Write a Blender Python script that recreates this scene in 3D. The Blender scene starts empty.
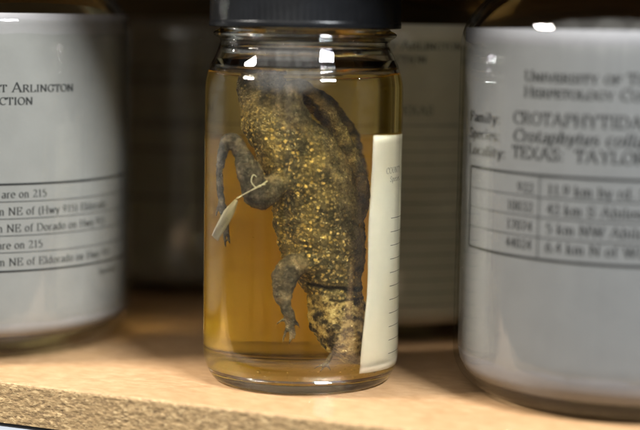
import bpy, bmesh, math, random
from mathutils import Vector, Matrix, noise
random.seed(4)
sc = bpy.context.scene
PI = math.pi
def R(d): return math.radians(d)

# ------------------------------------------------------------------ camera
HC = .164
cd = bpy.data.cameras.new('camera'); cam = bpy.data.objects.new('camera', cd)
sc.collection.objects.link(cam); sc.camera = cam
cd.sensor_width = 36; cd.lens = 90; cd.clip_start = .02; cd.clip_end = 20
cd.dof.use_dof = True; cd.dof.focus_distance = .722; cd.dof.aperture_fstop = 3.3; cd.dof.aperture_blades = 0
cam.matrix_world = Matrix.Translation((0, 0, HC)) @ Matrix.Rotation(R(90 - 6.95), 4, 'X') @ Matrix.Rotation(R(.9), 4, 'Z')

# ------------------------------------------------------------------ world: a dim room
w = bpy.data.worlds.new('World'); sc.world = w; w.use_nodes = True
wn = w.node_tree; bg = wn.nodes['Background']; N = wn.nodes.new
# soft bright lobe high over the aisle, added to light the jars; dim elsewhere
tc = N('ShaderNodeTexCoord'); dt = N('ShaderNodeVectorMath'); dt.operation = 'DOT_PRODUCT'; dt.inputs[1].default_value = Vector((-.28, -.66, .70)).normalized()
wn.links.new(tc.outputs['Generated'], dt.inputs[0])
lo = N('ShaderNodeMapRange'); lo.interpolation_type = 'SMOOTHSTEP'; lo.inputs['From Min'].default_value = .62; lo.inputs['From Max'].default_value = 1.0
lo.inputs['To Min'].default_value = .095; lo.inputs['To Max'].default_value = 1.7; wn.links.new(dt.outputs['Value'], lo.inputs['Value'])
mp = N('ShaderNodeMapping'); mp.inputs['Scale'].default_value = (1, 1, .12); wn.links.new(tc.outputs['Generated'], mp.inputs['Vector'])
ns = N('ShaderNodeTexNoise'); ns.inputs['Scale'].default_value = 7; ns.inputs['Detail'].default_value = 3; wn.links.new(mp.outputs[0], ns.inputs['Vector'])
nr = N('ShaderNodeMapRange'); nr.inputs['From Min'].default_value = .35; nr.inputs['From Max'].default_value = .65; nr.inputs['To Min'].default_value = .6; nr.inputs['To Max'].default_value = 1.4
wn.links.new(ns.outputs[0], nr.inputs['Value'])
mu = N('ShaderNodeMath'); mu.operation = 'MULTIPLY'; wn.links.new(lo.outputs[0], mu.inputs[0]); wn.links.new(nr.outputs[0], mu.inputs[1])
wn.links.new(mu.outputs[0], bg.inputs[1]); bg.inputs[0].default_value = (1, .95, .88, 1)

# ------------------------------------------------------------------ room lamps along the aisle in front of the shelf
YAW = R(-22.2)                                   # the shelf's front edge runs this way
EDGE = Vector((-.06, .672, 0))                   # a point of the front edge
out = Vector((math.sin(YAW), -math.cos(YAW), 0)) # away from the shelf, into the aisle
along = Vector((math.cos(YAW), math.sin(YAW), 0))
def lamp(name, a, o, h, size, power, col, spread=180):
    ld = bpy.data.lights.new(name, 'AREA'); ld.shape = 'RECTANGLE'; ld.size = size[0]; ld.size_y = size[1]
    ld.energy = power; ld.color = col
    ob = bpy.data.objects.new(name, ld); sc.collection.objects.link(ob)
    p = Vector((0, .70, .1)) + along * a + out * o + Vector((0, 0, h))
    ob.location = p
    d = (Vector((0, .72, .08)) - p).normalized()
    ob.rotation_euler = d.to_track_quat('-Z', 'Y').to_euler()
    return ob
lamp('ceiling_lamp', -1.16, .62, 1.15, (.42, .13), 60, (1, .95, .88))
lamp('ceiling_lamp', .95, .62, 1.15, (.42, .13), 60, (.92, .96, 1))

sc.view_settings.view_transform = 'Standard'; sc.view_settings.look = 'None'
sc.view_settings.exposure = .32; sc.view_settings.gamma = 1
sc.render.engine = 'CYCLES'
cy = sc.cycles
cy.use_denoising = True; cy.max_bounces = 24; cy.transmission_bounces = 20; cy.transparent_max_bounces = 24
cy.glossy_bounces = 8; cy.diffuse_bounces = 7; cy.caustics_refractive = True; cy.caustics_reflective = False
cy.blur_glossy = .3; cy.sample_clamp_indirect = 0; cy.sample_clamp_direct = 0; cy.volume_bounces = 1

# ------------------------------------------------------------------ helpers
def link(o, parent=None):
    sc.collection.objects.link(o)
    if parent is not None: o.parent = parent
    return o
def mesh_ob(name, bm, mat, parent=None, smooth=True, mats=None):
    me = bpy.data.meshes.new(name); bm.to_mesh(me); bm.free()
    for m in (mats or [mat]): me.materials.append(m)
    if smooth:
        for p in me.polygons: p.use_smooth = True
    return link(bpy.data.objects.new(name, me), parent)
def empty(name, loc, label, cat, group=None):
    o = bpy.data.objects.new(name, None); link(o); o.location = loc; o.empty_display_size = .02
    o['label'] = label; o['category'] = cat
    if group: o['group'] = group
    return o
def tagged(o, label, cat, group=None):
    o['label'] = label; o['category'] = cat
    if group: o['group'] = group
    return o
def lathe(bm, prof, n=128, closed=False):
    rings = []
    for r, z in prof:
        if r < 1e-6: rings.append([bm.verts.new((0, 0, z))])
        else: rings.append([bm.verts.new((r * math.cos(2 * PI * k / n), r * math.sin(2 * PI * k / n), z)) for k in range(n)])
    pairs = list(zip(rings, rings[1:]))
    if closed: pairs.append((rings[-1], rings[0]))
    for a, b in pairs:
        for k in range(n):
            k2 = (k + 1) % n
            if len(a) == 1 and len(b) == 1: break
            if len(a) == 1: bm.faces.new((a[0], b[k2], b[k]))
            elif len(b) == 1: bm.faces.new((a[k], a[k2], b[0]))
            else: bm.faces.new((a[k], a[k2], b[k2], b[k]))
    bmesh.ops.recalc_face_normals(bm, faces=bm.faces)
def smooth_prof(pts, sub=6):
    """Catmull-Rom through the profile points"""
    o = []
    P = [pts[0]] + list(pts) + [pts[-1]]
    for i in range(1, len(P) - 2):
        for j in range(sub):
            t = j / sub
            o.append(tuple(.5 * ((2 * P[i][k]) + (-P[i-1][k] + P[i+1][k]) * t + (2*P[i-1][k] - 5*P[i][k] + 4*P[i+1][k] - P[i+2][k]) * t*t
                     + (-P[i-1][k] + 3*P[i][k] - 3*P[i+1][k] + P[i+2][k]) * t**3) for k in (0, 1)))
    o.append(pts[-1]); return o
def round_prof(pts, seg=10):
    """pts: (r, z, fillet)"""
    o = []
    for i, (x, y, f) in enumerate(pts):
        if f <= 0 or i in (0, len(pts) - 1): o.append((x, y)); continue
        p = Vector((x, y)); a = Vector(pts[i-1][:2]) - p; b = Vector(pts[i+1][:2]) - p
        f = min(f, a.length * .95, b.length * .95)
        A = p + a.normalized() * f; B = p + b.normalized() * f
        for s in range(seg + 1):
            t = s / seg; q = A * (1-t)**2 + p * 2*t*(1-t) + B * t*t
            o.append((max(q.x, 0), q.y))
    return o

# ------------------------------------------------------------------ materials
def mat(name):
    m = bpy.data.materials.new(name); m.use_nodes = True; t = m.node_tree; t.nodes.clear()
    return m, t, t.nodes.new('ShaderNodeOutputMaterial')
def nd(t, typ, **kw):
    n = t.nodes.new(typ)
    for k, v in kw.items():
        if k.startswith('i_'):
            kk = k[2:]; n.inputs[int(kk) if kk.isdigit() else kk.replace('_', ' ')].default_value = v
        else: setattr(n, k, v)
    return n
def ramp(t, stops):
    n = t.nodes.new('ShaderNodeValToRGB'); e = n.color_ramp.elements
    while len(e) < len(stops): e.new(.5)
    for x, (p, c) in zip(e, stops): x.position = p; x.color = (*c, 1)
    return n
def noise_n(t, scale, detail=4, rough=.6, vec=None):
    n = nd(t, 'ShaderNodeTexNoise'); n.inputs['Scale'].default_value = scale; n.inputs['Detail'].default_value = detail; n.inputs['Roughness'].default_value = rough
    if vec is not None: t.links.new(vec, n.inputs['Vector'])
    return n
def mapping(t, scale=(1, 1, 1)):
    c = nd(t, 'ShaderNodeTexCoord'); m = nd(t, 'ShaderNodeMapping'); m.inputs['Scale'].default_value = scale
    t.links.new(c.outputs['Object'], m.inputs['Vector']); return m.outputs[0]
def mixc(t, fac, a, b, mode='MIX'):
    n = nd(t, 'ShaderNodeMix', data_type='RGBA', blend_type=mode)
    for s, v in ((0, fac), (6, a), (7, b)):
        if hasattr(v, 'is_linked'): t.links.new(v, n.inputs[s])
        else: n.inputs[s].default_value = (*v, 1) if isinstance(v, tuple) else v
    return n.outputs[2]

SCAT = 0
def glass_mat(name, col, bump=.0):
    m, t, o = mat(name)
    g = nd(t, 'ShaderNodeBsdfGlass', i_IOR=1.5, i_Roughness=0.0); g.inputs['Color'].default_value = (*col, 1)
    if bump:
        n = noise_n(t, 14, 2, .5, mapping(t, (1, 1, .35))); b = nd(t, 'ShaderNodeBump', i_Strength=bump, i_Distance=.01)
        t.links.new(n.outputs[0], b.inputs['Height']); t.links.new(b.outputs[0], g.inputs['Normal'])
    t.links.new(g.outputs[0], o.inputs[0]); return m
def thin_glass_mat(name, tint, wav=.25):
    """a wall so thin that light goes nearly straight through: clear plus a Fresnel reflection of wavy, faintly streaked glass"""
    m, t, o = mat(name)
    tr = nd(t, 'ShaderNodeBsdfTransparent'); tr.inputs[0].default_value = (*tint, 1)
    gl = nd(t, 'ShaderNodeBsdfGlossy'); gl.inputs['Roughness'].default_value = .03
    n = noise_n(t, 11, 3, .55, mapping(t, (4, 4, .25))); b = nd(t, 'ShaderNodeBump', i_Strength=wav, i_Distance=.004)
    t.links.new(n.outputs[0], b.inputs['Height']); t.links.new(b.outputs[0], gl.inputs['Normal'])
    fr = nd(t, 'ShaderNodeFresnel', i_IOR=1.45); ge = nd(t, 'ShaderNodeNewGeometry'); mr = nd(t, 'ShaderNodeMapRange', i_To_Min=1.45, i_To_Max=1/1.45); t.links.new(ge.outputs['Backfacing'], mr.inputs['Value']); t.links.new(mr.outputs[0], fr.inputs['IOR']); t.links.new(b.outputs[0], fr.inputs['Normal'])
    mx = nd(t, 'ShaderNodeMixShader'); t.links.new(fr.outputs[0], mx.inputs[0]); t.links.new(tr.outputs[0], mx.inputs[1]); t.links.new(gl.outputs[0], mx.inputs[2])
    t.links.new(mx.outputs[0], o.inputs[0]); return m
def liquid_mat(name, col, dens, ior=1.36, scatter=0):
    m, t, o = mat(name)
    g = nd(t, 'ShaderNodeBsdfRefraction', i_IOR=ior, i_Roughness=0.0)
    gg = nd(t, 'ShaderNodeBsdfGlass', i_IOR=ior, i_Roughness=0.0)
    t.links.new(gg.outputs[0], o.inputs[0])
    v = nd(t, 'ShaderNodeVolumeAbsorption', i_Density=dens); v.inputs['Color'].default_value = (*col, 1)
    if scatter:
        sc_ = nd(t, 'ShaderNodeVolumeScatter', i_Density=scatter, i_Anisotropy=.3); sc_.inputs['Color'].default_value = (1, .93, .7, 1)
        ad = nd(t, 'ShaderNodeAddShader'); t.links.new(v.outputs[0], ad.inputs[0]); t.links.new(sc_.outputs[0], ad.inputs[1]); v = ad
    t.links.new(v.outputs[0], o.inputs[1]); return m
def paper_mat(name, col, fibre=.04, transl=.0, stain=None):
    m, t, o = mat(name)
    v = mapping(t)
    n = noise_n(t, 90, 5, .6, v); c1 = tuple(x * (1 - fibre) for x in col); c2 = tuple(min(1, x * (1 + fibre)) for x in col)
    r = ramp(t, [(.3, c1), (.7, c2)]); t.links.new(n.outputs[0], r.inputs[0])
    c = r.outputs[0]
    if stain:
        n2 = noise_n(t, 22, 3, .5, v); r2 = ramp(t, [(.45, (0, 0, 0)), (.75, (1, 1, 1))]); t.links.new(n2.outputs[0], r2.inputs[0])
        c = mixc(t, r2.outputs[0], c, stain)
    d = nd(t, 'ShaderNodeBsdfDiffuse'); t.links.new(c, d.inputs[0])
    b = nd(t, 'ShaderNodeBump', i_Strength=.15, i_Distance=.0004); nn = noise_n(t, 700, 2, .5, v); t.links.new(nn.outputs[0], b.inputs['Height']); t.links.new(b.outputs[0], d.inputs['Normal'])
    if transl:
        tl = nd(t, 'ShaderNodeBsdfTranslucent'); t.links.new(c, tl.inputs[0]); mx = nd(t, 'ShaderNodeMixShader'); mx.inputs[0].default_value = transl
        t.links.new(d.outputs[0], mx.inputs[1]); t.links.new(tl.outputs[0], mx.inputs[2]); t.links.new(mx.outputs[0], o.inputs[0])
    else: t.links.new(d.outputs[0], o.inputs[0])
    return m
def plain(name, col, rough=.5, metal=0, bump=None, var=.15, vscale=60):
    m, t, o = mat(name)
    p = nd(t, 'ShaderNodeBsdfPrincipled'); p.inputs['Roughness'].default_value = rough; p.inputs['Metallic'].default_value = metal
    v = mapping(t); n = noise_n(t, vscale, 5, .6, v)
    r = ramp(t, [(.3, tuple(x * (1 - var) for x in col)), (.7, tuple(x * (1 + var) for x in col))]); t.links.new(n.outputs[0], r.inputs[0]); t.links.new(r.outputs[0], p.inputs['Base Color'])
    if bump:
        b = nd(t, 'ShaderNodeBump', i_Strength=bump[1], i_Distance=bump[2]); nn = noise_n(t, bump[0], 3, .6, v); t.links.new(nn.outputs[0], b.inputs['Height']); t.links.new(b.outputs[0], p.inputs['Normal'])
    t.links.new(p.outputs[0], o.inputs[0]); return m

M_ink = plain('printed_ink', (.006, .006, .008), .7, var=.3)
M_ink_soft = plain('fine_rule_ink', (.035, .035, .04), .7, var=.3)
M_glass = glass_mat('clear_jar_glass', (.995, .998, .99), .04)
M_thin = thin_glass_mat('jar_wall_glass', (.97, .98, .96))
M_amber = liquid_mat('amber_alcohol', (.9999, .828, .06), 22, scatter=SCAT)
M_brown = liquid_mat('pale_brown_alcohol', (.80, .75, .58), 22)
M_white = paper_mat('white_label_paper', (.168, .165, .176))
M_white2 = paper_mat('warm_white_label_paper', (.230, .220, .216))
M_old = paper_mat('dingy_label_paper', (.62, .57, .44), .06, 0, (.52, .47, .35))
M_dim = paper_mat('shaded_label_paper', (.19, .165, .13), .08, 0, (.14, .12, .09))  # paper colour itself darkened for the shade this back jar stands in
M_cream = paper_mat('cream_label_paper', (.84, .785, .615), .05, .03, (.80, .70, .50))
M_lid = plain('black_plastic', (.006, .0065, .0075), .26, var=.3, bump=(900, .12, .0004))
for n_ in M_lid.node_tree.nodes:
    if n_.type == 'BSDF_PRINCIPLED': n_.inputs['Specular IOR Level'].default_value = .28

# particle board
def board_mat():
    m, t, o = mat('particle_board')
    p = nd(t, 'ShaderNodeBsdfPrincipled'); v = mapping(t); va = mapping(t, (.45, 1, 1))
    at = nd(t, 'ShaderNodeAttribute', attribute_name='raw')
    n1 = noise_n(t, 260, 6, .7, va); r1 = ramp(t, [(.3, (.29, .168, .080)), (.52, (.37, .225, .115)), (.72, (.44, .285, .158))]); t.links.new(n1.outputs[0], r1.inputs[0])
    n3 = noise_n(t, 18, 4, .6, v); r3 = ramp(t, [(.35, (.86, .84, .80)), (.65, (1, 1, 1))]); t.links.new(n3.outputs[0], r3.inputs[0])
    top = mixc(t, 1.0, r1.outputs[0], r3.outputs[0], 'MULTIPLY')
    # raw sawn edge: packed chips
    vo = nd(t, 'ShaderNodeTexVoronoi'); vo.inputs['Scale'].default_value = 1250; vo.inputs['Randomness'].default_value = 1; t.links.new(va, vo.inputs['Vector'])
    sep = nd(t, 'ShaderNodeSeparateColor'); t.links.new(vo.outputs['Color'], sep.inputs[0])
    r2 = ramp(t, [(.0, (.13, .080, .034)), (.3, (.21, .135, .058)), (.75, (.27, .178, .080)), (1, (.36, .255, .125))]); t.links.new(sep.outputs[0], r2.inputs[0])
    n4 = noise_n(t, 300, 4, .7, va); r4 = ramp(t, [(.3, (.78, .76, .72)), (.6, (1.05, 1.05, 1.05))]); t.links.new(n4.outputs[0], r4.inputs[0])
    edge = mixc(t, 1.0, r2.outputs[0], r4.outputs[0], 'MULTIPLY')
    c = mixc(t, at.outputs['Fac'], top, edge); t.links.new(c, p.inputs['Base Color'])
    rr = nd(t, 'ShaderNodeMapRange', i_To_Min=.42, i_To_Max=.85); t.links.new(at.outputs['Fac'], rr.inputs['Value']); t.links.new(rr.outputs[0], p.inputs['Roughness'])
    b = nd(t, 'ShaderNodeBump', i_Distance=.0008); nb = noise_n(t, 420, 4, .7, va); t.links.new(nb.outputs[0], b.inputs['Height'])
    rs = nd(t, 'ShaderNodeMapRange', i_To_Min=.06, i_To_Max=.8); t.links.new(at.outputs['Fac'], rs.inputs['Value']); t.links.new(rs.outputs[0], b.inputs['Strength'])
    t.links.new(b.outputs[0], p.inputs['Normal']); t.links.new(p.outputs[0], o.inputs[0]); return m
M_board = board_mat()
M_wall = plain('dark_cabinet_back', (.055, .042, .034), .6, var=.3, vscale=12)
M_rail = plain('painted_steel', (.13, .14, .16), .5, var=.05)

# ------------------------------------------------------------------ the shelf: board-local x runs along the edge, y goes into the shelf, z up
def board(name, z_top, x0, x1, depth, thick, fine=True):
    bm = bmesh.new(); lay = bm.verts.layers.float.new('raw')
    prof = []                                        # (y, z, raw, roughness of the cut)
    for y in (depth, depth * .6, depth * .3, .06, .03, .012, .006, .003): prof.append((y, 0, 0, 0))
    for y, z, rw in ((.0016, -.00005, .15), (.0008, -.0002, .55), (.0002, -.0006, .9)): prof.append((y, z, rw, .5))
    k = 20 if fine else 4
    for i in range(1, k): prof.append((0, -thick * i / k - .0004, 1, 1))
    prof += [(.0003, -thick + .0004, 1, .6), (.0012, -thick, .3, 0), (depth, -thick, 0, 0)]
    n = int((x1 - x0) / (.0008 if fine else .02)); rows = []
    for (y, z, rw, am) in prof:
        row = []
        for i in range(n + 1):
            x = x0 + (x1 - x0) * i / n; dy = dz = 0
            if am:
                q = Vector((x * 260, z * 520, y * 100))
                h = noise.noise(q) + .6 * noise.noise(q * 2.3 + Vector((7, 3, 1)))
                dy = am * (.00022 * h); dz = (1 if am < 1 else 0) * .00022 * noise.noise(Vector((x * 700, 5, y * 900)))
                if am == .5: dy += .0005 * max(0, noise.noise(Vector((x * 330, 9, 2))))
            vv = bm.verts.new((x, y + dy, z + dz)); vv[lay] = rw; row.append(vv)
        rows.append(row)
    for a, b in zip(rows, rows[1:] + rows[:1]):
        for i in range(n): bm.faces.new((a[i], a[i+1], b[i+1], b[i]))
    for i in (0, n): bm.faces.new([r[i] for r in rows])
    bmesh.ops.recalc_face_normals(bm, faces=bm.faces)
    o = mesh_ob(name, bm, M_board, smooth=False)
    o.location = (EDGE.x, EDGE.y, z_top); o.rotation_euler = (0, 0, YAW); o['kind'] = 'structure'
    return o
board('shelf_board', 0, -.42, .42, .50, .0192)
board('upper_shelf_board', .27, -.9, .9, .50, .0192, False)
def box(bm, x0, x1, y0, y1, z0, z1):
    v = [bm.verts.new((x, y, z)) for x in (x0, x1) for y in (y0, y1) for z in (z0, z1)]
    for f in ((0,1,3,2), (4,6,7,5), (0,4,5,1), (2,3,7,6), (0,2,6,4), (1,5,7,3)): bm.faces.new([v[i] for i in f])
bm = bmesh.new(); box(bm, -.9, .9, .502, .52, -.3, .6); bmesh.ops.recalc_face_normals(bm, faces=bm.faces)
o = mesh_ob('back_wall', bm, M_wall, smooth=False); o.location = EDGE; o.rotation_euler = (0, 0, YAW); o['kind'] = 'structure'
bm = bmesh.new(); box(bm, -.42, -.055, -.0028, .05, -.040, -.0206)
bmesh.ops.recalc_face_normals(bm, faces=bm.faces); bmesh.ops.bevel(bm, geom=bm.edges, offset=.0015, segments=3, affect='EDGES')
o = mesh_ob('shelf_rail', bm, M_rail, smooth=True); o.location = EDGE; o.rotation_euler = (0, 0, YAW)
tagged(o, 'pale grey steel rail under the raw front edge of the board', 'rail')

# ------------------------------------------------------------------ lettering: a small serif alphabet drawn with a broad nib
# strokes on a grid: baseline 0, x-height 6.2, capitals 9; l = polyline, a = arc (cx, cy, rx, ry, from, to), s = serif (x, y, width)
G = {
'A': (9.6, 'l0.9,0 4.6,9.2 8.4,0/l2.2,3 6.6,3/s.9,0,2.4/s8.4,0,2.8'), 'B': (8, 'l1.6,0 1.6,9/l1.6,9 4,9/a4,6.9,2.4,2.1,90,-90/l1.6,4.8 4,4.8/a4,2.4,3,2.4,90,-90/l1.6,0 4,0/s1.2,0,1.6/s1.2,9,1.6'),
'C': (8.6, 'a5,4.5,4,4.6,48,312/l7.7,9 7.7,6.2/s7.7,9,.6'), 'D': (9, 'l1.6,0 1.6,9/l1.6,9 4,9/a4,4.5,4.2,4.5,90,-90/l1.6,0 4,0/s1.2,0,1.6/s1.2,9,1.6'),
'E': (7.8, 'l1.6,0 1.6,9/l1.6,9 6.6,9/l1.6,4.7 5,4.7/l1.6,0 6.9,0/l6.6,9 6.6,7/l6.9,0 7.1,2.2/l5,5.8 5,3.6/s1.2,0,1.4/s1.2,9,1.4'),
'F': (7.2, 'l1.6,0 1.6,9/l1.6,9 6.6,9/l1.6,4.7 5,4.7/l6.6,9 6.6,7/l5,5.8 5,3.6/s1.6,0,2.8/s1.2,9,1.4'),
'G': (9.2, 'a5,4.5,4,4.6,48,300/l7.7,9 7.7,6.4/l7.6,4 7.6,.8/s7.6,4,2.6'), 'H': (9.4, 'l1.7,0 1.7,9/l7.6,0 7.6,9/l1.7,4.7 7.6,4.7/s1.7,0,2.8/s1.7,9,2.8/s7.6,0,2.8/s7.6,9,2.8'),
'I': (4.4, 'l2.2,0 2.2,9/s2.2,0,2.9/s2.2,9,2.9'), 'L': (7.4, 'l1.6,0 1.6,9/l1.6,0 6.6,0/l6.6,0 7,2.4/s1.6,9,2.9/s1.2,0,1.4'),
'M': (11, 'l1.6,0 1.6,9/l1.6,9 5.4,.6 9.2,9/l9.3,9 9.3,0/s1.6,0,2.4/s9.3,0,2.8/s1.2,9,1.6/s9.6,9,1.4'), 'N': (9.4, 'l1.6,0 1.6,9/l1.6,9 7.7,0/l7.7,0 7.7,9/s1.6,0,2.6/s1.3,9,1.8/s7.7,9,2.6'),
'O': (9.2, 'a4.6,4.5,3.9,4.6,0,360'), 'P': (7.4, 'l1.6,0 1.6,9/l1.6,9 4,9/a4,6.7,2.7,2.3,90,-90/l1.6,4.4 4,4.4/s1.6,0,2.9/s1.2,9,1.4'),
'R': (8.6, 'l1.6,0 1.6,9/l1.6,9 4,9/a4,6.8,2.6,2.2,90,-90/l1.6,4.6 4,4.6/l4.2,4.6 7.5,0/s1.6,0,2.9/s1.2,9,1.4/s7.8,0,1.2'),
'S': (7, 'a3.5,6.8,2.3,2.3,40,270/a3.5,2.3,2.5,2.3,90,-140/l5.5,9 5.5,7/l1.2,0 1.2,2.3'), 'T': (8, 'l4,0 4,9/l.8,9 7.2,9/l.8,9 .6,6.9/l7.2,9 7.4,6.9/s4,0,3'),
'U': (9.2, 'l1.8,9 1.8,3/a4.7,3,2.9,3.1,180,360/l7.6,3 7.6,9/s1.8,9,2.9/s7.6,9,2.5'), 'V': (9, 'l1,9 4.6,-.1 8.1,9/s1.1,9,2.7/s8,9,2.3'),
'W': (12.4, 'l1,9 3.8,0 6.4,8.6 9,0 11.6,9/s1,9,2.5/s11.5,9,2.2/s6,9,1.6'), 'X': (9, 'l1.2,9 7.8,0/l7.8,9 1.2,0/s1.2,9,2.4/s7.8,9,2.3/s1.2,0,2.3/s7.8,0,2.5'),
'Y': (8.6, 'l1,9 4.4,4.4 4.4,0/l4.4,4.4 7.6,9/s1.1,9,2.4/s7.6,9,2.2/s4.4,0,2.9'),
'a': (5.6, 'a3,4.6,1.6,1.6,160,0/l4.5,4.7 4.5,.4 5.4,.2/l4.4,3.7 2,2.9/a2.4,1.5,1.5,1.5,110,310/l3.4,.3 4.5,1.4'), 'b': (6.2, 'l1.4,9.2 1.4,0/a3.2,3.1,2.3,3.1,140,-140/s1,9.1,.9'),
'c': (5.4, 'a3.2,3.1,2.3,3.1,50,310'), 'd': (6.4, 'a3,3.1,2.3,3.1,40,320/l4.9,9.2 4.9,.2 5.8,.2/s4.5,9.1,.9'), 'e': (5.6, 'a3.1,3.1,2.3,3.1,0,315/l.9,3.5 5.3,3.5'),
'f': (4.2, 'l2,0 2,7.4/a3.5,7.4,1.5,1.7,180,50/l.6,6.1 3.6,6.1/s2,0,2.6'), 'g': (6, 'a3,4.2,1.9,2,0,360/a3,-1.3,2.3,1.5,0,360/l2,2.4 1.6,1.2 4.2,.2/l4.6,5.8 5.8,5.9'),
'h': (6.4, 'l1.4,0 1.4,9.2/a3.2,4.1,1.7,2.1,160,0/l4.9,4.2 4.9,0/s1.4,0,2.1/s4.9,0,2.1/s1,9.1,.9'), 'i': (3.2, 'l1.6,0 1.6,6.1/s1.6,0,2.2/s1.2,6,.9/l1.6,8 1.6,9'),
'k': (6.2, 'l1.4,0 1.4,9.2/l1.4,2.8 4.8,6.1/l2.6,3.8 5.1,0/s1.4,0,2.1/s5,0,1.9/s1,9.1,.9/s4.8,6.1,1.8'), 'l': (3.2, 'l1.6,0 1.6,9.2/s1.6,0,2.2/s1.2,9.1,.9'),
'm': (9.8, 'l1.4,0 1.4,6.1/a3.1,4.3,1.7,1.9,160,0/l4.8,4.3 4.8,0/a6.5,4.3,1.7,1.9,160,0/l8.2,4.3 8.2,0/s1.4,0,2.1/s4.8,0,2/s8.2,0,2.1/s1,6,.9'),
'n': (6.4, 'l1.4,0 1.4,6.1/a3.2,4.1,1.7,2.1,160,0/l4.9,4.2 4.9,0/s1.4,0,2.1/s4.9,0,2.1/s1,6,.9'), 'o': (6, 'a3,3.1,2.3,3.1,0,360'),
'p': (6.3, 'l1.4,-2.8 1.4,6.1/a3.2,3.1,2.3,3.1,140,-140/s1.4,-2.8,2.3/s1,6,.9'), 'q': (6.3, 'l4.9,-2.8 4.9,6.1/a3.1,3.1,2.3,3.1,40,320/s4.9,-2.8,2.3'),
'r': (4.4, 'l1.4,0 1.4,6.1/a3.2,4.3,1.6,1.8,150,50/s1.4,0,2.3/s1,6,.9'), 's': (4.8, 'a2.4,4.6,1.5,1.5,40,270/a2.4,1.6,1.6,1.6,90,-140'), 't': (3.8, 'l1.7,8 1.7,1.2/a2.7,1.2,1,1.2,180,300/l.5,6.1 3.3,6.1'),
'u': (6.4, 'l1.4,6.1 1.4,2/a3.1,2,1.7,2,180,340/l4.9,6.1 4.9,.2 5.8,.2/s1,6,.9/s4.5,6,.9'), 'v': (6, 'l.8,6.1 3.1,0 5.3,6.1/s.9,6.1,1.9/s5.2,6.1,1.6'), 'w': (8.6, 'l.8,6.1 2.7,0 4.4,5.8 6.1,0 7.9,6.1/s.9,6.1,1.9/s7.8,6.1,1.6'),
'x': (6, 'l1,6.1 5.1,0/l5,6.1 .9,0/s1,6.1,1.8/s5,6.1,1.6/s1,0,1.6/s5.1,0,1.9'),
'y': (6, 'l.8,6.1 3.2,.2/l5.3,6.1 2.6,-2 1.2,-2.7/s.9,6.1,1.9/s5.2,6.1,1.6'),
'0': (6, 'a3,4.5,2.2,4.5,0,360'), '1': (5.6, 'l3,0 3,9 1.5,8/s3,0,2.6'), '2': (6, 'a2.9,6.7,2,2.3,160,-40/l4.4,5.2 .9,.2 5.2,.2/l5.2,.2 5.5,1.8'), '3': (6, 'a2.8,6.9,1.9,2.1,150,-90/a2.8,2.4,2.2,2.4,90,-150'),
'4': (6, 'l4.1,0 4.1,9 .6,2.8 5.6,2.8'), '5': (6, 'l5,8.9 1.7,8.9 1.2,5.1/a2.7,2.9,2.3,2.9,110,-140'), '6': (6, 'a3,2.9,2.1,2.9,0,360/l.9,3.2 1.6,6.2 4.6,9'), '7': (6, 'l.9,7.6 1.1,8.9 5.2,8.9 2.4,0'),
'9': (6, 'a3,6.1,2.1,2.9,0,360/l5.1,5.8 4.4,2.6 1.4,0'), '(': (3.8, 'a4,3.5,2.8,5.8,115,245'), ')': (3.8, 'a-.2,3.5,2.8,5.8,65,-65'),
':': (3, 'l1.4,.2 1.4,1.2/l1.4,4.8 1.4,5.8'), '.': (2.6, 'l1.2,0 1.2,1.1'), ',': (2.6, 'l1.3,1.1 1.3,0 .8,-1.4'), ' ': (3.6, ''),
}
def glyph_polys(ch, bold=1.0):
    wd, s = G[ch]; quads = []
    def seg(p, q):
        dx, dy = q[0] - p[0], q[1] - p[1]; L = math.hypot(dx, dy)
        if L < 1e-6: return
        t = (.42 + .95 * abs(dy) / L * (1 if dx * dy <= 0 or abs(dx) < .35 * abs(dy) else .55)) * bold / 2
        nx, ny = -dy / L * t, dx / L * t; ex, ey = dx / L * .06, dy / L * .06
        quads.append(((p[0]-ex+nx, p[1]-ey+ny), (p[0]-ex-nx, p[1]-ey-ny), (q[0]+ex-nx, q[1]+ey-ny), (q[0]+ex+nx, q[1]+ey+ny)))
    for st in filter(None, s.split('/')):
        k, b = st[0], st[1:]
        if k == 'l':
            P = [tuple(map(float, x.split(','))) for x in b.split()]
            for p, q in zip(P, P[1:]): seg(p, q)
        elif k == 'a':
            cx, cy_, rx, ry, a0, a1 = map(float, b.split(',')); n = max(6, int(abs(a1 - a0) / 22))
            P = [(cx + rx * math.cos(R(a0 + (a1-a0)*i/n)), cy_ + ry * math.sin(R(a0 + (a1-a0)*i/n))) for i in range(n+1)]
            for p, q in zip(P, P[1:]): seg(p, q)
        else:
            x, y, wv = map(float, b.split(',')); seg((x - wv/2, y), (x + wv/2, y))
    return wd, quads
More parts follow.
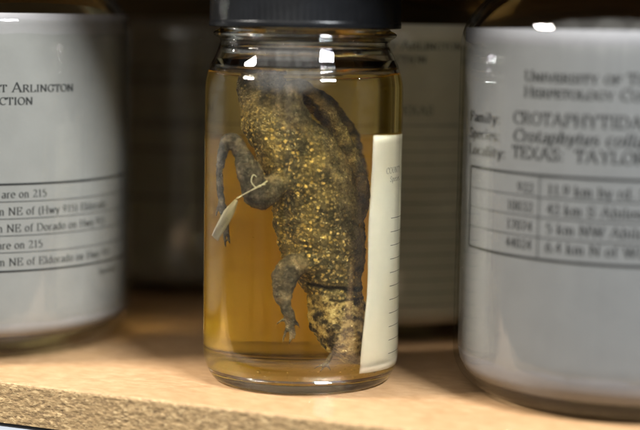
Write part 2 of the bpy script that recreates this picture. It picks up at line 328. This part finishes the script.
class Sheet:
    """printing for a label wrapped round a cylinder of radius r; s = mm along the paper from the line that faces the camera side, z = mm up"""
    def __init__(self, r, fn=None, k=1.0): self.bm = bmesh.new(); self.r = r; self.fn = fn; self.k = k
    def P(self, s, z):
        if self.fn: return self.fn(s, z)
        a = s * self.k / 1000 / self.r; return (self.r * math.sin(a), -self.r * math.cos(a), z / 1000)
    def quad(self, pts):
        self.bm.faces.new([self.bm.verts.new(self.P(*p)) for p in pts])
    def text(self, txt, s0, z, cap, width=None, smallcaps=False, bold=1.0, slant=0, end=None):
        k = cap / 9; items = []; x = 0
        for ch in txt:
            f = 1
            if smallcaps and ch.islower(): ch = ch.upper(); f = .76
            wd, qs = glyph_polys(ch, bold / (f ** .5)); items.append((x, f, qs)); x += (wd + .45) * f
        kx = width / x if width else k
        if end is not None: s0 = end - x * kx
        for x0, f, qs in items:
            for q in qs: self.quad([(s0 + (x0 + (px + slant * py) * f) * kx, z + py * f * k) for px, py in q])
        return s0 + x * kx
    def hline(self, s0, s1, z, t, z1=None):
        n = max(1, int(abs(s1 - s0) / 2)); z1 = z if z1 is None else z1
        for i in range(n):
            a, b = s0 + (s1-s0)*i/n, s0 + (s1-s0)*(i+1)/n; za, zb = z + (z1-z)*i/n, z + (z1-z)*(i+1)/n
            self.quad([(a, za - t/2), (b, zb - t/2), (b, zb + t/2), (a, za + t/2)])
    def vline(self, s, z0, z1, t): self.quad([(s - t/2, z0), (s + t/2, z0), (s + t/2, z1), (s - t/2, z1)])
    def done(self, name, m, parent): return mesh_ob(name, self.bm, m, parent, smooth=False)
def heel(z, f=.018, z0=.004):
    z = z / 1000
    return 0 if z >= z0 + f else f * (1 - math.sqrt(max(0, z - z0) / f)) ** 2
def wrap_paper(r, s0, s1, z0, z1, m, parent, th=.00018, skew=None, fn=None, tilt=0):
    """a real sheet (two faces and an edge) bent round the jar"""
    bm = bmesh.new(); n = 90; k = 30; L = []
    for rr in (r, r - th):
        g = []
        for i in range(n + 1):
            row = []
            for j in range(k + 1):
                v = j / k; z = z0 + (z1 - z0) * v
                a0 = s0 + (skew[0] * (1-v) + skew[1] * v + .9 * math.sin(v * 5.2) - .35 * math.sin(v * 13) if skew else 0); s = a0 + (s1 - a0) * i / n
                if tilt: z = max(z + tilt * (s - s0), 6.0 + .5 * v)
                wv = .00012 * noise.noise(Vector((s * .07, z * .05, 3))) - (heel(z) if r > .06 else heel(z, .007, .0045))
                a = s / 1000 / r; q = rr + wv if fn is None else rr + fn(s, z)
                row.append(bm.verts.new((q * math.sin(a), -q * math.cos(a), z / 1000)))
            g.append(row)
        L.append(g)
    A, B = L
    for i in range(n):
        for j in range(k):
            bm.faces.new((A[i][j], A[i+1][j], A[i+1][j+1], A[i][j+1])); bm.faces.new((B[i][j], B[i][j+1], B[i+1][j+1], B[i+1][j]))
    for i in range(n):
        bm.faces.new((A[i][0], B[i][0], B[i+1][0], A[i+1][0])); bm.faces.new((A[i][k], A[i+1][k], B[i+1][k], B[i][k]))
    for j in range(k):
        bm.faces.new((A[0][j], A[0][j+1], B[0][j+1], B[0][j])); bm.faces.new((A[n][j], B[n][j], B[n][j+1], A[n][j+1]))
    bmesh.ops.recalc_face_normals(bm, faces=bm.faces)
    return mesh_ob('label', bm, m, parent)

# ------------------------------------------------------------------ gallon jars
GR = .0768
def gallon_jar(loc, label, fill_z=.176, liq=None):
    t = empty('specimen_jar', loc, label, 'jar', 'preserving jars on the shelf')
    outer = round_prof([(0, .0025, 0), (.049, .0015, .002), (.054, 0, .003), (GR, 0.002, .018), (GR, .164, .012), (.0565, .183, .006), (.0545, .190, .002), (.0575, .193, .0015), (.0545, .196, .001), (.0545, .214, 0)])
    inner = round_prof([(.0520, .214, 0), (.0520, .186, .006), (GR - .0014, .1625, .012), (GR - .0014, .0068, .018), (0, .0062, 0)])
    bm = bmesh.new(); lathe(bm, outer + inner); mesh_ob('glass', bm, M_thin, t)
    bm = bmesh.new(); lathe(bm, round_prof([(0, .0070, 0), (GR - .0030, .0078, .018), (GR - .0030, .1615, .012), (.0575, fill_z, 0), (0, fill_z, 0)])); mesh_ob('liquid', bm, liq or M_brown, t)
    bm = bmesh.new(); n = 160
    ring = round_prof([(.0, .2185, 0), (.0565, .2185, .0012), (.0585, .217, .001), (.0585, .199, .0006), (.0570, .199, 0), (.0570, .2155, 0), (0, .2155, 0)], 3); lathe(bm, ring, n)
    for v in bm.verts:
        if v.co.z > .2 and v.co.z < .2165 and math.hypot(v.co.x, v.co.y) > .0583:
            a = math.atan2(v.co.y, v.co.x); f = 1 + .006 * math.cos(a * 80); v.co.x *= f; v.co.y *= f
    mesh_ob('lid', bm, M_lid, t)
    return t
LR = GR - .0018
# left jar, seen from its right half
J = gallon_jar((-.174, .814, 0), 'wide clear jar with sharp white locality label, leftmost on the shelf edge')
L = wrap_paper(LR, -104, 121, 12.5, 165, M_white2, J)
S = Sheet(LR + .00022)
S.text('University of Texas at Arlington', 0, 128.6, 4.3, width=105, smallcaps=True, bold=1.15, end=62.8)
S.text('Herpetology Collection', 0, 122.7, 4.3, width=75, smallcaps=True, bold=1.15, end=41)
S.done('heading', M_ink, L); S = Sheet(LR + .00022)
rows = ['18.3 km on 215', '2.4 km NE of (Hwy 915) Eldorado', '3.1 km NE of Dorado on Hwy 915', '20.9 km on 215', '5.6 km NE of Eldorado on Hwy 915']
rows = ['near fixture are on 215', 'km NE of (Hwy 915) Eldorado', 'km NE of Dorado on Hwy 915', 'near fixture are on 215', 'km NE of Eldorado on Hwy 915']
for tx, en, z in zip(rows, (47.8, 86, 85, 45.5, 89.5), (79.0, 70.9, 62.9, 54.9, 46.9)):
    S.text(tx, 0, z, 3.5, bold=.95, end=en)
S.text('Specimens', 0, 38.2, 2.6, end=97, bold=.9)
S.hline(-88, 112, 85.4, .95); S.hline(-88, 112, 44.2, .85); S.vline(-88, 44.2, 85.4, .8)
S.done('writing', M_ink, L)
S = Sheet(LR + .00022)
for z in (77.2, 69.1, 61.1, 53.1): S.hline(-88, 112, z, .3)
S.done('table_rules', M_ink_soft, L)
# right jar
J = gallon_jar((.138, .712, 0), 'wide clear jar with blurred grey white label, nearest the camera at right')
L = wrap_paper(LR, -116, 104, 9.0, 161.8, M_white, J)
S = Sheet(LR + .00022)
S.text('University of Texas at Arlington', -61.5, 140.4, 4.4, width=108, smallcaps=True, bold=1.2)
S.text('Herpetology Collection', -61.5, 134.0, 4.4, width=77, smallcaps=True, bold=1.2)
S.done('heading', M_ink, L); S = Sheet(LR + .00022)
for a, b, z, it in (('Family:', 'CROTAPHYTIDAE', 122.8, 0), ('Species:', 'Crotaphytus collaris', 115.6, .2), ('Locality:', 'TEXAS:  TAYLOR CO', 108.6, 0)):
    S.text(a, -101.5, z - 1.0, 4.2, width=27 if a[0] != 'L' else 31, bold=1.1); S.text(b, -67, z, 5.0, width={'C': 62, 'T': 72}[b[0]] if it == 0 else 66, bold=1.15, slant=it)
S.done('species_lines', M_ink, L); S = Sheet(LR + .00022)
for n_, tx, z in (('922', '11.9 km by rd. SW of', 94.6), ('10032', '42 km S Abilene, on', 86.6), ('17074', '5 km NW Abilene', 78.6), ('44024', '6.4 km N of Wingate', 70.9)):
    S.text(n_, 0, z, 4.0, end=-55, bold=.95); S.text(tx, -48.5, z, 4.2, bold=.95)
S.hline(-99, 99, 102.2, .95); S.hline(-99, 99, 67.4, 1.0); S.vline(-99, 67.4, 102.2, .9)
S.done('writing', M_ink, L)
S = Sheet(LR + .00022)
for z in (93.2, 84.9, 76.5): S.hline(-99, 99, z, .35)
S.vline(-52.2, 67.4, 102.2, .35); S.done('table_rules', M_ink_soft, L)
# jar behind, between the centre and right jars
J = gallon_jar((.035, .88, 0), 'wide jar with dingy yellowish ruled label, behind and right of the amber jar')
L = wrap_paper(LR, -100, 108, 9, 162.5, M_old, J)
S = Sheet(LR + .00022)
S.text('University of Texas at Arlington', 0, 150, 4.3, width=108, smallcaps=True, bold=1.05, end=37)
S.text('Herpetology Collection', 0, 143.4, 4.3, width=75, smallcaps=True, bold=1.05, end=17.5)
S.done('heading', M_ink_soft, L); S = Sheet(LR + .00022)
S.text('Locality:  TEXAS', 0, 117.5, 4.2, end=22, bold=.9)
S.done('writing', M_ink_soft, L)
S = Sheet(LR + .00022)
for i in range(15): S.hline(-88, 96, 112 - i * 6.6, .32)
S.done('table_rules', M_ink_soft, L)
# jar behind, between the left and centre jars
J = gallon_jar((-.085, 1.0, 0), 'dim jar in deep shade, behind and left of the amber jar')
L = wrap_paper(LR, -100, 106, 8, 163.5, M_dim, J)
S = Sheet(LR + .00022)
S.text('University of Texas at Arlington', -46, 133, 5, width=104, smallcaps=True, bold=1.4)
S.text('Herpetology Collection', -36, 126, 5, width=72, smallcaps=True, bold=1.4)
S.done('heading', M_ink, L); S = Sheet(LR + .00022)
S.text('Family: IGUANIDAE', -46, 101, 5, bold=1.3)
S.done('writing', M_ink, L); S = Sheet(LR + .00022)
S.hline(-88, 96, 88, 1.1); S.hline(-88, 96, 60, 1.1)
S.vline(-88, 60, 88, 1.1); S.vline(96, 60, 88, 1.1); S.done('table_rules', M_ink, L)

# ------------------------------------------------------------------ the amber jar
CJ = Vector((-.008, .728, 0)); CR = .045
J = empty('specimen_jar', CJ, 'small black lidded jar of amber fluid holding a spotted lizard', 'jar', 'preserving jars on the shelf')
outer = round_prof([(0, .0022, 0), (.032, .0016, .002), (.036, 0, .0022), (.0405, .0004, .002), (CR, .0075, .006), (CR, .1395, .008), (.0405, .1475, .005), (.0385, .1530, .003), (.0385, .1550, .0006), (.0415, .1568, .0012), (.0415, .1582, .0012), (.0385, .1596, .0006), (.0385, .1755, 0)])
inner = round_prof([(.0362, .1755, 0), (.0362, .1520, .004), (.0382, .1462, .005), (CR - .0024, .1385, .007), (CR - .0024, .0095, .008), (.034, .0052, .004), (0, .0058, 0)])
bm = bmesh.new(); lathe(bm, outer + inner, 192); mesh_ob('glass', bm, M_glass, J)
bm = bmesh.new(); lathe(bm, round_prof([(0, .0054, 0), (.034, .0048, .004), (CR - .0020, .0090, .008), (CR - .0020, .1376, .004), (CR - .00205, .1403, 0), (0, .1400, 0)]), 192)
mesh_ob('liquid', bm, M_amber, J)
bm = bmesh.new(); n = 384
lathe(bm, round_prof([(.0, .1795, 0), (.0408, .1795, .001), (.0428, .1775, .0016), (.0431, .1735, .0004), (.0431, .1632, .0004), (.0434, .1628, .0003), (.0434, .1606, .0005), (.0418, .1604, 0), (.0412, .1622, 0), (.0412, .1765, 0), (0, .1768, 0)], 3), n)
for v in bm.verts:
    rr = math.hypot(v.co.x, v.co.y)
    if .1634 < v.co.z < .1755 and rr > .0429:
        a = math.atan2(v.co.y, v.co.x); f = 1 + .0009 * math.cos(a * 96); v.co.x *= f; v.co.y *= f
mesh_ob('lid', bm, M_lid, J)
PR = CR - .0031
L = wrap_paper(PR, 28.0, 200, 9.2, 114.5, M_cream, J, skew=(-.2, 6.2), tilt=-.035)
S = Sheet(PR + .00022)
S.text('COUNTY', 42.5, 96.8, 2.6, bold=.8); S.text('Species:', 46, 93, 2.4, bold=.8)
for i in range(11): S.hline(47.5, 120, 76.6 - i * 6.15, .26, z1=76.6 - i * 6.15 - 2.5)
S.vline(120, 10, 76.6, .4)
S.done('writing', M_ink_soft, L)

# shed skin and grit settled on the floor of the jar, a few flakes still afloat
bm = bmesh.new(); rnd = random.Random(9)
for i in range(170):
    fl = i > 145
    rr = (CR - .006) * math.sqrt(rnd.random()); a = rnd.random() * 2 * PI; sz = rnd.uniform(.0002, .0007) * (.7 if fl else 1)
    c = Vector((rr * math.cos(a), rr * math.sin(a), rnd.uniform(.02, .13) if fl else .0062 + .0006 * rnd.random()))
    m3 = Matrix.Rotation(rnd.random() * 6, 3, 'Z') @ Matrix.Rotation(rnd.uniform(-.5, .5) * (4 if fl else 1), 3, 'X')
    vs_ = [bm.verts.new(c + m3 @ Vector((sz * x * rnd.uniform(.6, 1.2), sz * y * rnd.uniform(.4, 1), sz * z * .25))) for x, y, z in ((1,0,0), (0,1,0), (-1,0,0), (0,-1,0), (0,0,1), (0,0,-1))]
    for i0, i1 in ((0,1), (1,2), (2,3), (3,0)): bm.faces.new((vs_[i0], vs_[i1], vs_[4])); bm.faces.new((vs_[i1], vs_[i0], vs_[5]))
sd = mesh_ob('sediment', bm, plain('sediment_flakes', (.42, .34, .20), .8, var=.4), J, smooth=False); sd['kind'] = 'stuff'

# ------------------------------------------------------------------ the lizard, head down in the jar (jar-local millimetres)
def tube(bm, pts, n=14):
    """a chain of (x, y, z, half width, half depth) swept with round ends"""
    P = [Vector(p[:3]) for p in pts]; rad = [(p[3], p[4] if len(p) > 4 else p[3]) for p in pts]
    # resample
    Q, W = [], []
    for i in range(len(P) - 1):
        a, b, c, d = P[max(i-1, 0)], P[i], P[i+1], P[min(i+2, len(P)-1)]
        m = max(3, int((c - b).length / 1.2))
        for j in range(m):
            t = j / m
            Q.append(.5 * ((2*b) + (c - a) * t + (2*a - 5*b + 4*c - d) * t*t + (-a + 3*b - 3*c + d) * t**3))
            tt = t*t*(3-2*t); W.append(tuple(rad[i][k] * (1-tt) + rad[i+1][k] * tt for k in (0, 1)))
    Q.append(P[-1]); W.append(rad[-1])
    # end caps
    d0 = (Q[0] - Q[1]).normalized(); d1 = (Q[-1] - Q[-2]).normalized(); cap0, cap1 = [], []
    for s in (.5, .8, .95): cap0.append((Q[0] + d0 * W[0][0] * s * .9, tuple(x * math.sqrt(1 - s*s) for x in W[0]))); cap1.append((Q[-1] + d1 * W[-1][0] * s * .9, tuple(x * math.sqrt(1 - s*s) for x in W[-1])))
    seq = cap0[::-1] + list(zip(Q, W)) + cap1
    rings = []
    for i, (c, w_) in enumerate(seq):
        a = seq[max(i-1, 0)][0]; b = seq[min(i+1, len(seq)-1)][0]; T = (b - a).normalized()
        Y = Vector((0, 1, 0)); Y = (Y - T * Y.dot(T))
        if Y.length < .2: Y = Vector((1, 0, 0)) - T * T.x
        Y.normalize(); X = T.cross(Y).normalized()
        rings.append([bm.verts.new(c + X * w_[0] * math.cos(2*PI*k/n) + Y * w_[1] * math.sin(2*PI*k/n)) for k in range(n)])
    for a, b in zip(rings, rings[1:]):
        for k in range(n): bm.faces.new((a[k], a[(k+1) % n], b[(k+1) % n], b[k]))
    bm.faces.new(rings[0][::-1]); bm.faces.new(rings[-1])
trunk = [(-14.5, -3, 136.5, 8.5, 7), (-13.0, -5, 127, 9.5, 9), (-8.6, -7, 116, 12.2, 11), (-1.5, -8, 104, 15.0, 12), (3.4, -8, 89, 15.8, 12.5), (6.4, -9, 72, 16.0, 12.5), (9.0, -10, 57, 14.6, 12), (12.6, -11, 45.5, 10.2, 10)]
head = [(12.8, -12, 41, 10.2, 9.5), (14.0, -13, 32, 11.4, 10.5), (17.0, -14, 24, 10.4, 10), (21.6, -14, 16.5, 7.4, 7.4), (25.8, -12.5, 11.6, 4.4, 4.6), (28.4, -12, 9.4, 3.2, 3.4)]
tail = [(-12, 2, 130, 6.5, 6.5), (-5.5, 8, 133, 5.5, 6), (3.3, 14, 128, 5.0), (9.8, 17, 117, 4.6), (13.4, 18.5, 104, 4.2), (14.5, 20, 90, 3.8), (13, 20, 75, 3.2), (10, 20, 58, 2.6), (7, 19, 42, 2), (5, 17, 26, 1.2)]
hind = [(-3, -13, 94.5, 6.0), (-11.5, -18, 90.4, 5.6), (-16.8, -20, 86.5, 6.3), (-20.4, -19.5, 96.5, 5.4), (-24.6, -18.5, 107, 3.6), (-28.5, -17.5, 111, 3.0), (-32.2, -17, 105.5, 2.9), (-33.8, -17, 92.6, 1.9), (-32.0, -18, 80.2, 2.0), (-30.2, -18.5, 73.5, 1.5)]
hind2 = [(.5, -9, 108, 6.5), (-2.5, -13.5, 119, 5.8), (-5.2, -14.5, 129, 5.2), (-2.0, -14, 135.8, 3.6), (4.0, -9, 131, 2.7), (10.6, -4, 119, 2.6), (15.6, -1, 105, 3.0), (17.4, -1, 93, 4.9), (18.4, 0, 84, 4.6), (18.0, 1, 72, 3.0), (19, 2, 62, 2.4), (18.4, 3, 49, 1.6)]
fore = [(6.5, -17, 55, 5.6), (-1.5, -20.5, 56.5, 5.2), (-5.6, -22.5, 52.0, 5.6), (-7.0, -24, 43.5, 4.1), (-6.0, -24.8, 38, 2.2), (-4.4, -25, 34.5, 2.2, 1.7), (-3.8, -25, 31, 2.5, 1.2)]
fore2 = [(12.5, -8, 30, 2.6), (12.4, -12, 21, 1.5), (11.6, -14.5, 15.5, 1.15), (10.0, -16, 10.5, 1.2, .9)]
digits = [
 [(-4.4, -25, 31, .9), (-5.8, -25.6, 26.5, .7), (-6.9, -25.2, 21.8, .42)], [(-5, -25, 33, .85), (-7.6, -25.4, 31.6, .6), (-9.4, -25.0, 29.9, .4)],
 [(-3.2, -25, 31.5, .9), (-1.4, -25.8, 31, .7), (-.3, -25.4, 28.6, .42)], [(-4, -25.2, 30, .9), (-3.6, -26.2, 25.4, .7), (-4.3, -25.8, 21.4, .42)], [(-3.4, -25.2, 30.5, .9), (-2.2, -26, 26.8, .65), (-2.2, -25.6, 23.6, .42)],
 [(10, -16, 10.5, .8), (7.4, -17, 9.4, .55), (5.2, -17.4, 7.6, .36)], [(10, -16, 10.5, .8), (8.8, -17.6, 8.4, .55), (7.6, -18, 6.8, .36)], [(10, -16, 10.5, .8), (11.0, -17.6, 8.6, .55), (11.8, -18, 7.0, .36)],
 [(-30.4, -18.5, 74.5, 1.1), (-29.4, -19, 69, .8), (-28.6, -19.4, 64.5, .45)], [(-30.4, -18.5, 74.5, 1.1), (-31.2, -19, 68, .8), (-30.6, -19.4, 62.8, .45)], [(-31, -18.5, 76, 1.1), (-33.2, -18.6, 70.5, .75), (-34.0, -18.2, 66.2, .45)],
 [(-32.4, -18, 84, 1.0), (-34.8, -17.6, 80, .7), (-35.6, -17.4, 76.5, .45)]]
bm = bmesh.new()
for ch in [trunk, head, tail, hind, hind2, fore, fore2] + digits: tube(bm, ch, 18 if ch is trunk or ch is head else 12)
# jaw and cheeks
tube(bm, [(10.5, -17, 35, 4.5), (12.5, -20.5, 27, 4.8), (18.5, -20.0, 18.5, 3.8), (24, -17, 12, 2.4)], 12)
tube(bm, [(6.2, -14, 36, 4.6), (7.2, -15, 28, 4.2)], 12)
tube(bm, [(12.0, -22, 30.5, 2.3), (13.2, -22.6, 28, 2.2)], 10)          # brow
bmesh.ops.scale(bm, vec=(.001,) * 3, verts=bm.verts)
me = bpy.data.meshes.new('tmp'); bm.to_mesh(me); bm.free()
ob = bpy.data.objects.new('tmp', me); link(ob)
md = ob.modifiers.new('r', 'REMESH'); md.mode = 'VOXEL'; md.voxel_size = .00052
ms = ob.modifiers.new('s', 'SMOOTH'); ms.iterations = 5; ms.factor = .6
dg = bpy.context.evaluated_depsgraph_get(); me2 = bpy.data.meshes.new_from_object(ob.evaluated_get(dg))
bpy.data.objects.remove(ob)
def dist_chain(p, ch):
    best = 9e9; at = 0
    for i in range(len(ch) - 1):
        a, b = Vector(ch[i][:3]), Vector(ch[i+1][:3]); ab = b - a; t = max(0, min(1, (p - a).dot(ab) / ab.length_squared))
        d = (p - a - ab * t).length - (ch[i][3] * (1-t) + ch[i+1][3] * t)
        if d < best: best = d; at = i + t
    return best, at
# skin regions (trunk spots, mottled head, grey limbs, black collar) and folds of loose, wrinkled skin
col = me2.color_attributes.new('region', 'FLOAT_COLOR', 'POINT')
limbs = [tail, hind, hind2, fore, fore2] + digits
nrm = [v.normal.copy() for v in me2.vertices]
for i, v in enumerate(me2.vertices):
    p = v.co * 1000
    dt, tt = dist_chain(p, trunk); dh, _ = dist_chain(p, head)
    dl, lt = min((dist_chain(p, c) for c in limbs[:5]), key=lambda x: x[0]); dd = min(dist_chain(p, c)[0] for c in digits)
    db = min(dt, dh); limb = max(0, min(1, (db - min(dl, dd) + .2) / 1.8)) if min(dl, dd) < db else 0
    hd = max(0, min(1, (43.0 + 3 * noise.noise(p * .35) - p.z) / 3.5))
    zc = 46.2 - .10 * (p.x - 10) + .8 * noise.noise(p * .25)
    collar = max(0, 1 - abs(p.z - zc) / 1.5) if (p.x > 2 and limb < .6 and p.y < 8) else 0
    zc2 = 40.6 + .7 * noise.noise(p * .3)
    collar = max(collar, .75 * max(0, 1 - abs(p.z - zc2) / 1.0) if p.x > 11 and limb < .5 else 0)
    k_ = dist_chain(p, trunk)[1]; i0 = min(int(k_), len(trunk) - 2); cx_ = trunk[i0][0] * (1 - k_ + i0) + trunk[i0+1][0] * (k_ - i0)
    if p.z > 42: limb = max(limb, .85 * max(0, min(1, (p.x - cx_ - 6 + 3 * noise.noise(p * .15)) / 5)), .7 * max(0, min(1, (p.z - 116 - .6 * (p.x + 14) * -1 + 5 * noise.noise(p * .12)) / 9)))
    snout = max(0, min(1, (p.x - 17) / 5)) * max(0, min(1, (19 - p.z) / 6)) * .62
    if limb > .6: snout = 0
    collar = max(collar, snout / 1.6)
    col.data[i].color = (limb, hd, min(1, collar * 1.6), 1)
    f = 1.0 * noise.noise(p * .15) + .75 * noise.noise(Vector((p.x * .30, p.y * .3, p.z * .5))) + .40 * noise.noise(p * .85) + .10 * noise.noise(p * 2.2)
    if limb > .3: f = f * .6 - .38 * max(0, noise.noise(Vector((p.x * .5, p.y * .5, p.z * 1.3))))
    fold = -.9 * math.exp(-((p.z - zc) / 1.0) ** 2) if p.x > 2 and limb < .6 else 0
    if dt < dl and p.y < 0: f += .28 * math.sin((p.x * .9 + p.z * .12) + 2.5 * noise.noise(p * .12))
    v.co += nrm[i] * (f * (1 if dd > .6 else .15) + fold) * .001
for p_ in me2.polygons: p_.use_smooth = True

def skin_mat():
    m, t, o = mat('lizard_skin')
    p = nd(t, 'ShaderNodeBsdfPrincipled', i_Roughness=.55); v = mapping(t); p.inputs['Specular IOR Level'].default_value = .12
    at = nd(t, 'ShaderNodeAttribute', attribute_name='region'); sp = nd(t, 'ShaderNodeSeparateColor'); t.links.new(at.outputs['Color'], sp.inputs[0])
    # ground colour of the back: dark saddles, brown mottling
    n1 = noise_n(t, 95, 6, .68, v); g = ramp(t, [(.34, (.024, .024, .024)), (.47, (.075, .068, .055)), (.6, (.16, .132, .088)), (.76, (.28, .215, .12))]); t.links.new(n1.outputs[0], g.inputs[0])
    nv = noise_n(t, 420, 3, .6, v); dv = nd(t, 'ShaderNodeVectorMath', operation='SCALE'); dv.inputs[3].default_value = .0022
    t.links.new(nv.outputs['Color'], dv.inputs[0]); ad = nd(t, 'ShaderNodeVectorMath', operation='ADD'); t.links.new(v, ad.inputs[0]); t.links.new(dv.outputs[0], ad.inputs[1])
    back = g.outputs[0]
    nz = noise_n(t, 60, 3, .6, v)
    for scl, lo_, hi_, ca, cb in ((640, .20, .50, (.25, .185, .10), (.45, .34, .19)), (400, .16, .36, (.42, .29, .12), (.72, .54, .26))):
        vo = nd(t, 'ShaderNodeTexVoronoi'); vo.inputs['Scale'].default_value = scl; vo.inputs['Randomness'].default_value = 1; t.links.new(ad.outputs[0], vo.inputs['Vector'])
        sr = ramp(t, [(lo_, (1, 1, 1)), (hi_, (0, 0, 0))]); t.links.new(vo.outputs['Distance'], sr.inputs[0])
        sc_ = nd(t, 'ShaderNodeSeparateColor'); t.links.new(vo.outputs['Color'], sc_.inputs[0])
        ps = nd(t, 'ShaderNodeMath', operation='ADD'); t.links.new(sc_.outputs[0], ps.inputs[0]); t.links.new(nz.outputs[0], ps.inputs[1])
        pick = ramp(t, [(.35, (0, 0, 0)), (.75, (1, 1, 1))]); hv = nd(t, 'ShaderNodeMath', operation='MULTIPLY'); hv.inputs[1].default_value = .6; t.links.new(ps.outputs[0], hv.inputs[0]); t.links.new(hv.outputs[0], pick.inputs[0])
        fac = nd(t, 'ShaderNodeMath', operation='MULTIPLY'); t.links.new(sr.outputs[0], fac.inputs[0]); t.links.new(pick.outputs[0], fac.inputs[1])
        back = mixc(t, fac.outputs[0], back, mixc(t, sc_.outputs[1], ca, cb))
    # limbs: grey scaled skin
    n2 = noise_n(t, 150, 7, .74, v); lg = ramp(t, [(.36, (.026, .024, .025)), (.48, (.085, .074, .068)), (.58, (.18, .148, .125)), (.72, (.38, .29, .23))]); t.links.new(n2.outputs[0], lg.inputs[0])
    # head: tan mottled with dark blotches
    n3 = noise_n(t, 210, 5, .66, v); hg = ramp(t, [(.40, (.035, .028, .022)), (.47, (.14, .11, .07)), (.54, (.34, .265, .16)), (.68, (.60, .50, .33))]); t.links.new(n3.outputs[0], hg.inputs[0])
    c = mixc(t, sp.outputs[1], back, hg.outputs[0]); c = mixc(t, sp.outputs[0], c, lg.outputs[0]); c = mixc(t, sp.outputs[2], c, (.012, .011, .010))
    t.links.new(c, p.inputs['Base Color'])
    vs = nd(t, 'ShaderNodeTexVoronoi'); vs.inputs['Scale'].default_value = 1100; t.links.new(v, vs.inputs['Vector'])
    b = nd(t, 'ShaderNodeBump', i_Strength=.9, i_Distance=.0005, invert=True); t.links.new(vs.outputs['Distance'], b.inputs['Height']); t.links.new(b.outputs[0], p.inputs['Normal'])
    t.links.new(p.outputs[0], o.inputs[0]); return m
M_skin = skin_mat(); me2.materials.clear(); me2.materials.append(M_skin)
LZ = empty('preserved_lizard', CJ, 'preserved spotted lizard hanging head down in the amber jar', 'lizard')
body = bpy.data.objects.new('body', me2); link(body, LZ)
# closed sunken eye
bm = bmesh.new(); bmesh.ops.create_uvsphere(bm, u_segments=16, v_segments=10, radius=.0017)
for v in bm.verts: v.co = Vector((v.co.x * 1.3, v.co.y * .7, v.co.z * .7))
e_ = mesh_ob('eye', bm, plain('eye_skin', (.07, .055, .04), .5), LZ); e_.location = (.0140, -.0240, .0290); e_.rotation_euler = (0, R(20), 0)

# ------------------------------------------------------------------ tag tied to the hind leg
TG = empty('specimen_tag', CJ, 'small cream paper tag on white string tied to the lizard hind leg', 'tag')
bm = bmesh.new(); n = 14; k = 5
ax = [Vector((-26.2, -22.5, 84.5)), Vector((-37.0, -18.2, 66.5))]
wdv = Vector((.88, .12, -.44)).normalized()
A = []
for sgn in (0, 1):
    g = []
    for i in range(n + 1):
        t_ = i / n; c = ax[0].lerp(ax[1], t_) + Vector((0, -1.6 * math.sin(t_ * PI), 0)); hw = .8 + min(1, t_ * 3) * 1.9
        g.append([bm.verts.new((c + wdv * hw * (2*j/k - 1) + Vector((0, .35 * math.sin(j * 1.3 + t_ * 4) + sgn * .2, 0))) * .001) for j in range(k + 1)])
    A.append(g)
for g, fl in ((A[0], 0), (A[1], 1)):
    for i in range(n):
        for j in range(k):
            f = (g[i][j], g[i+1][j], g[i+1][j+1], g[i][j+1]); bm.faces.new(f if not fl else f[::-1])
for i in range(n):
    for j in (0, k): bm.faces.new((A[0][i][j], A[0][i+1][j], A[1][i+1][j], A[1][i][j]))
for j in range(k):
    for i in (0, n): bm.faces.new((A[0][i][j], A[0][i][j+1], A[1][i][j+1], A[1][i][j]))
bmesh.ops.recalc_face_normals(bm, faces=bm.faces)
tagp = mesh_ob('paper', bm, paper_mat('tag_paper', (.80, .74, .58), .06, .2, (.60, .52, .36)), TG)
def tagfn(s, z):                                       # s along the tag, z across, in mm
    t_ = s / 20.7; c = ax[0].lerp(ax[1], t_) + Vector((0, -1.6 * math.sin(t_ * PI) - .5, 0)); return (c + wdv * z) * .001
S = Sheet(1, tagfn)
S.text('17074', 9, -.3, 1.5, bold=.6); S.hline(5, 19, -1.4, .1); S.done('writing', plain('faded_ink', (.34, .30, .22), .8), tagp)
bm = bmesh.new()
for ch in ([(-26.4, -23, 85, .19), (-22, -26, 88.4, .19), (-17.5, -27.4, 91, .19), (-13.8, -26, 93.6, .22)],
           [(-26.0, -23, 85.6, .17), (-21, -26.6, 89, .17), (-17.2, -27.9, 91.6, .17), (-14.6, -26.6, 92.2, .17)],
           [(-18.6, -27, 90.8, .19), (-20.4, -26.6, 93.2, .19), (-19.6, -26.2, 96.2, .19), (-18.2, -26.2, 95.4, .17)],
           [(-17.4, -27.5, 91.2, .42), (-16.6, -27.5, 91.6, .42)]): tube(bm, ch, 8)
bmesh.ops.scale(bm, vec=(.001,) * 3, verts=bm.verts)
mesh_ob('string', bm, plain('cotton_string', (.78, .75, .66), .8), TG)
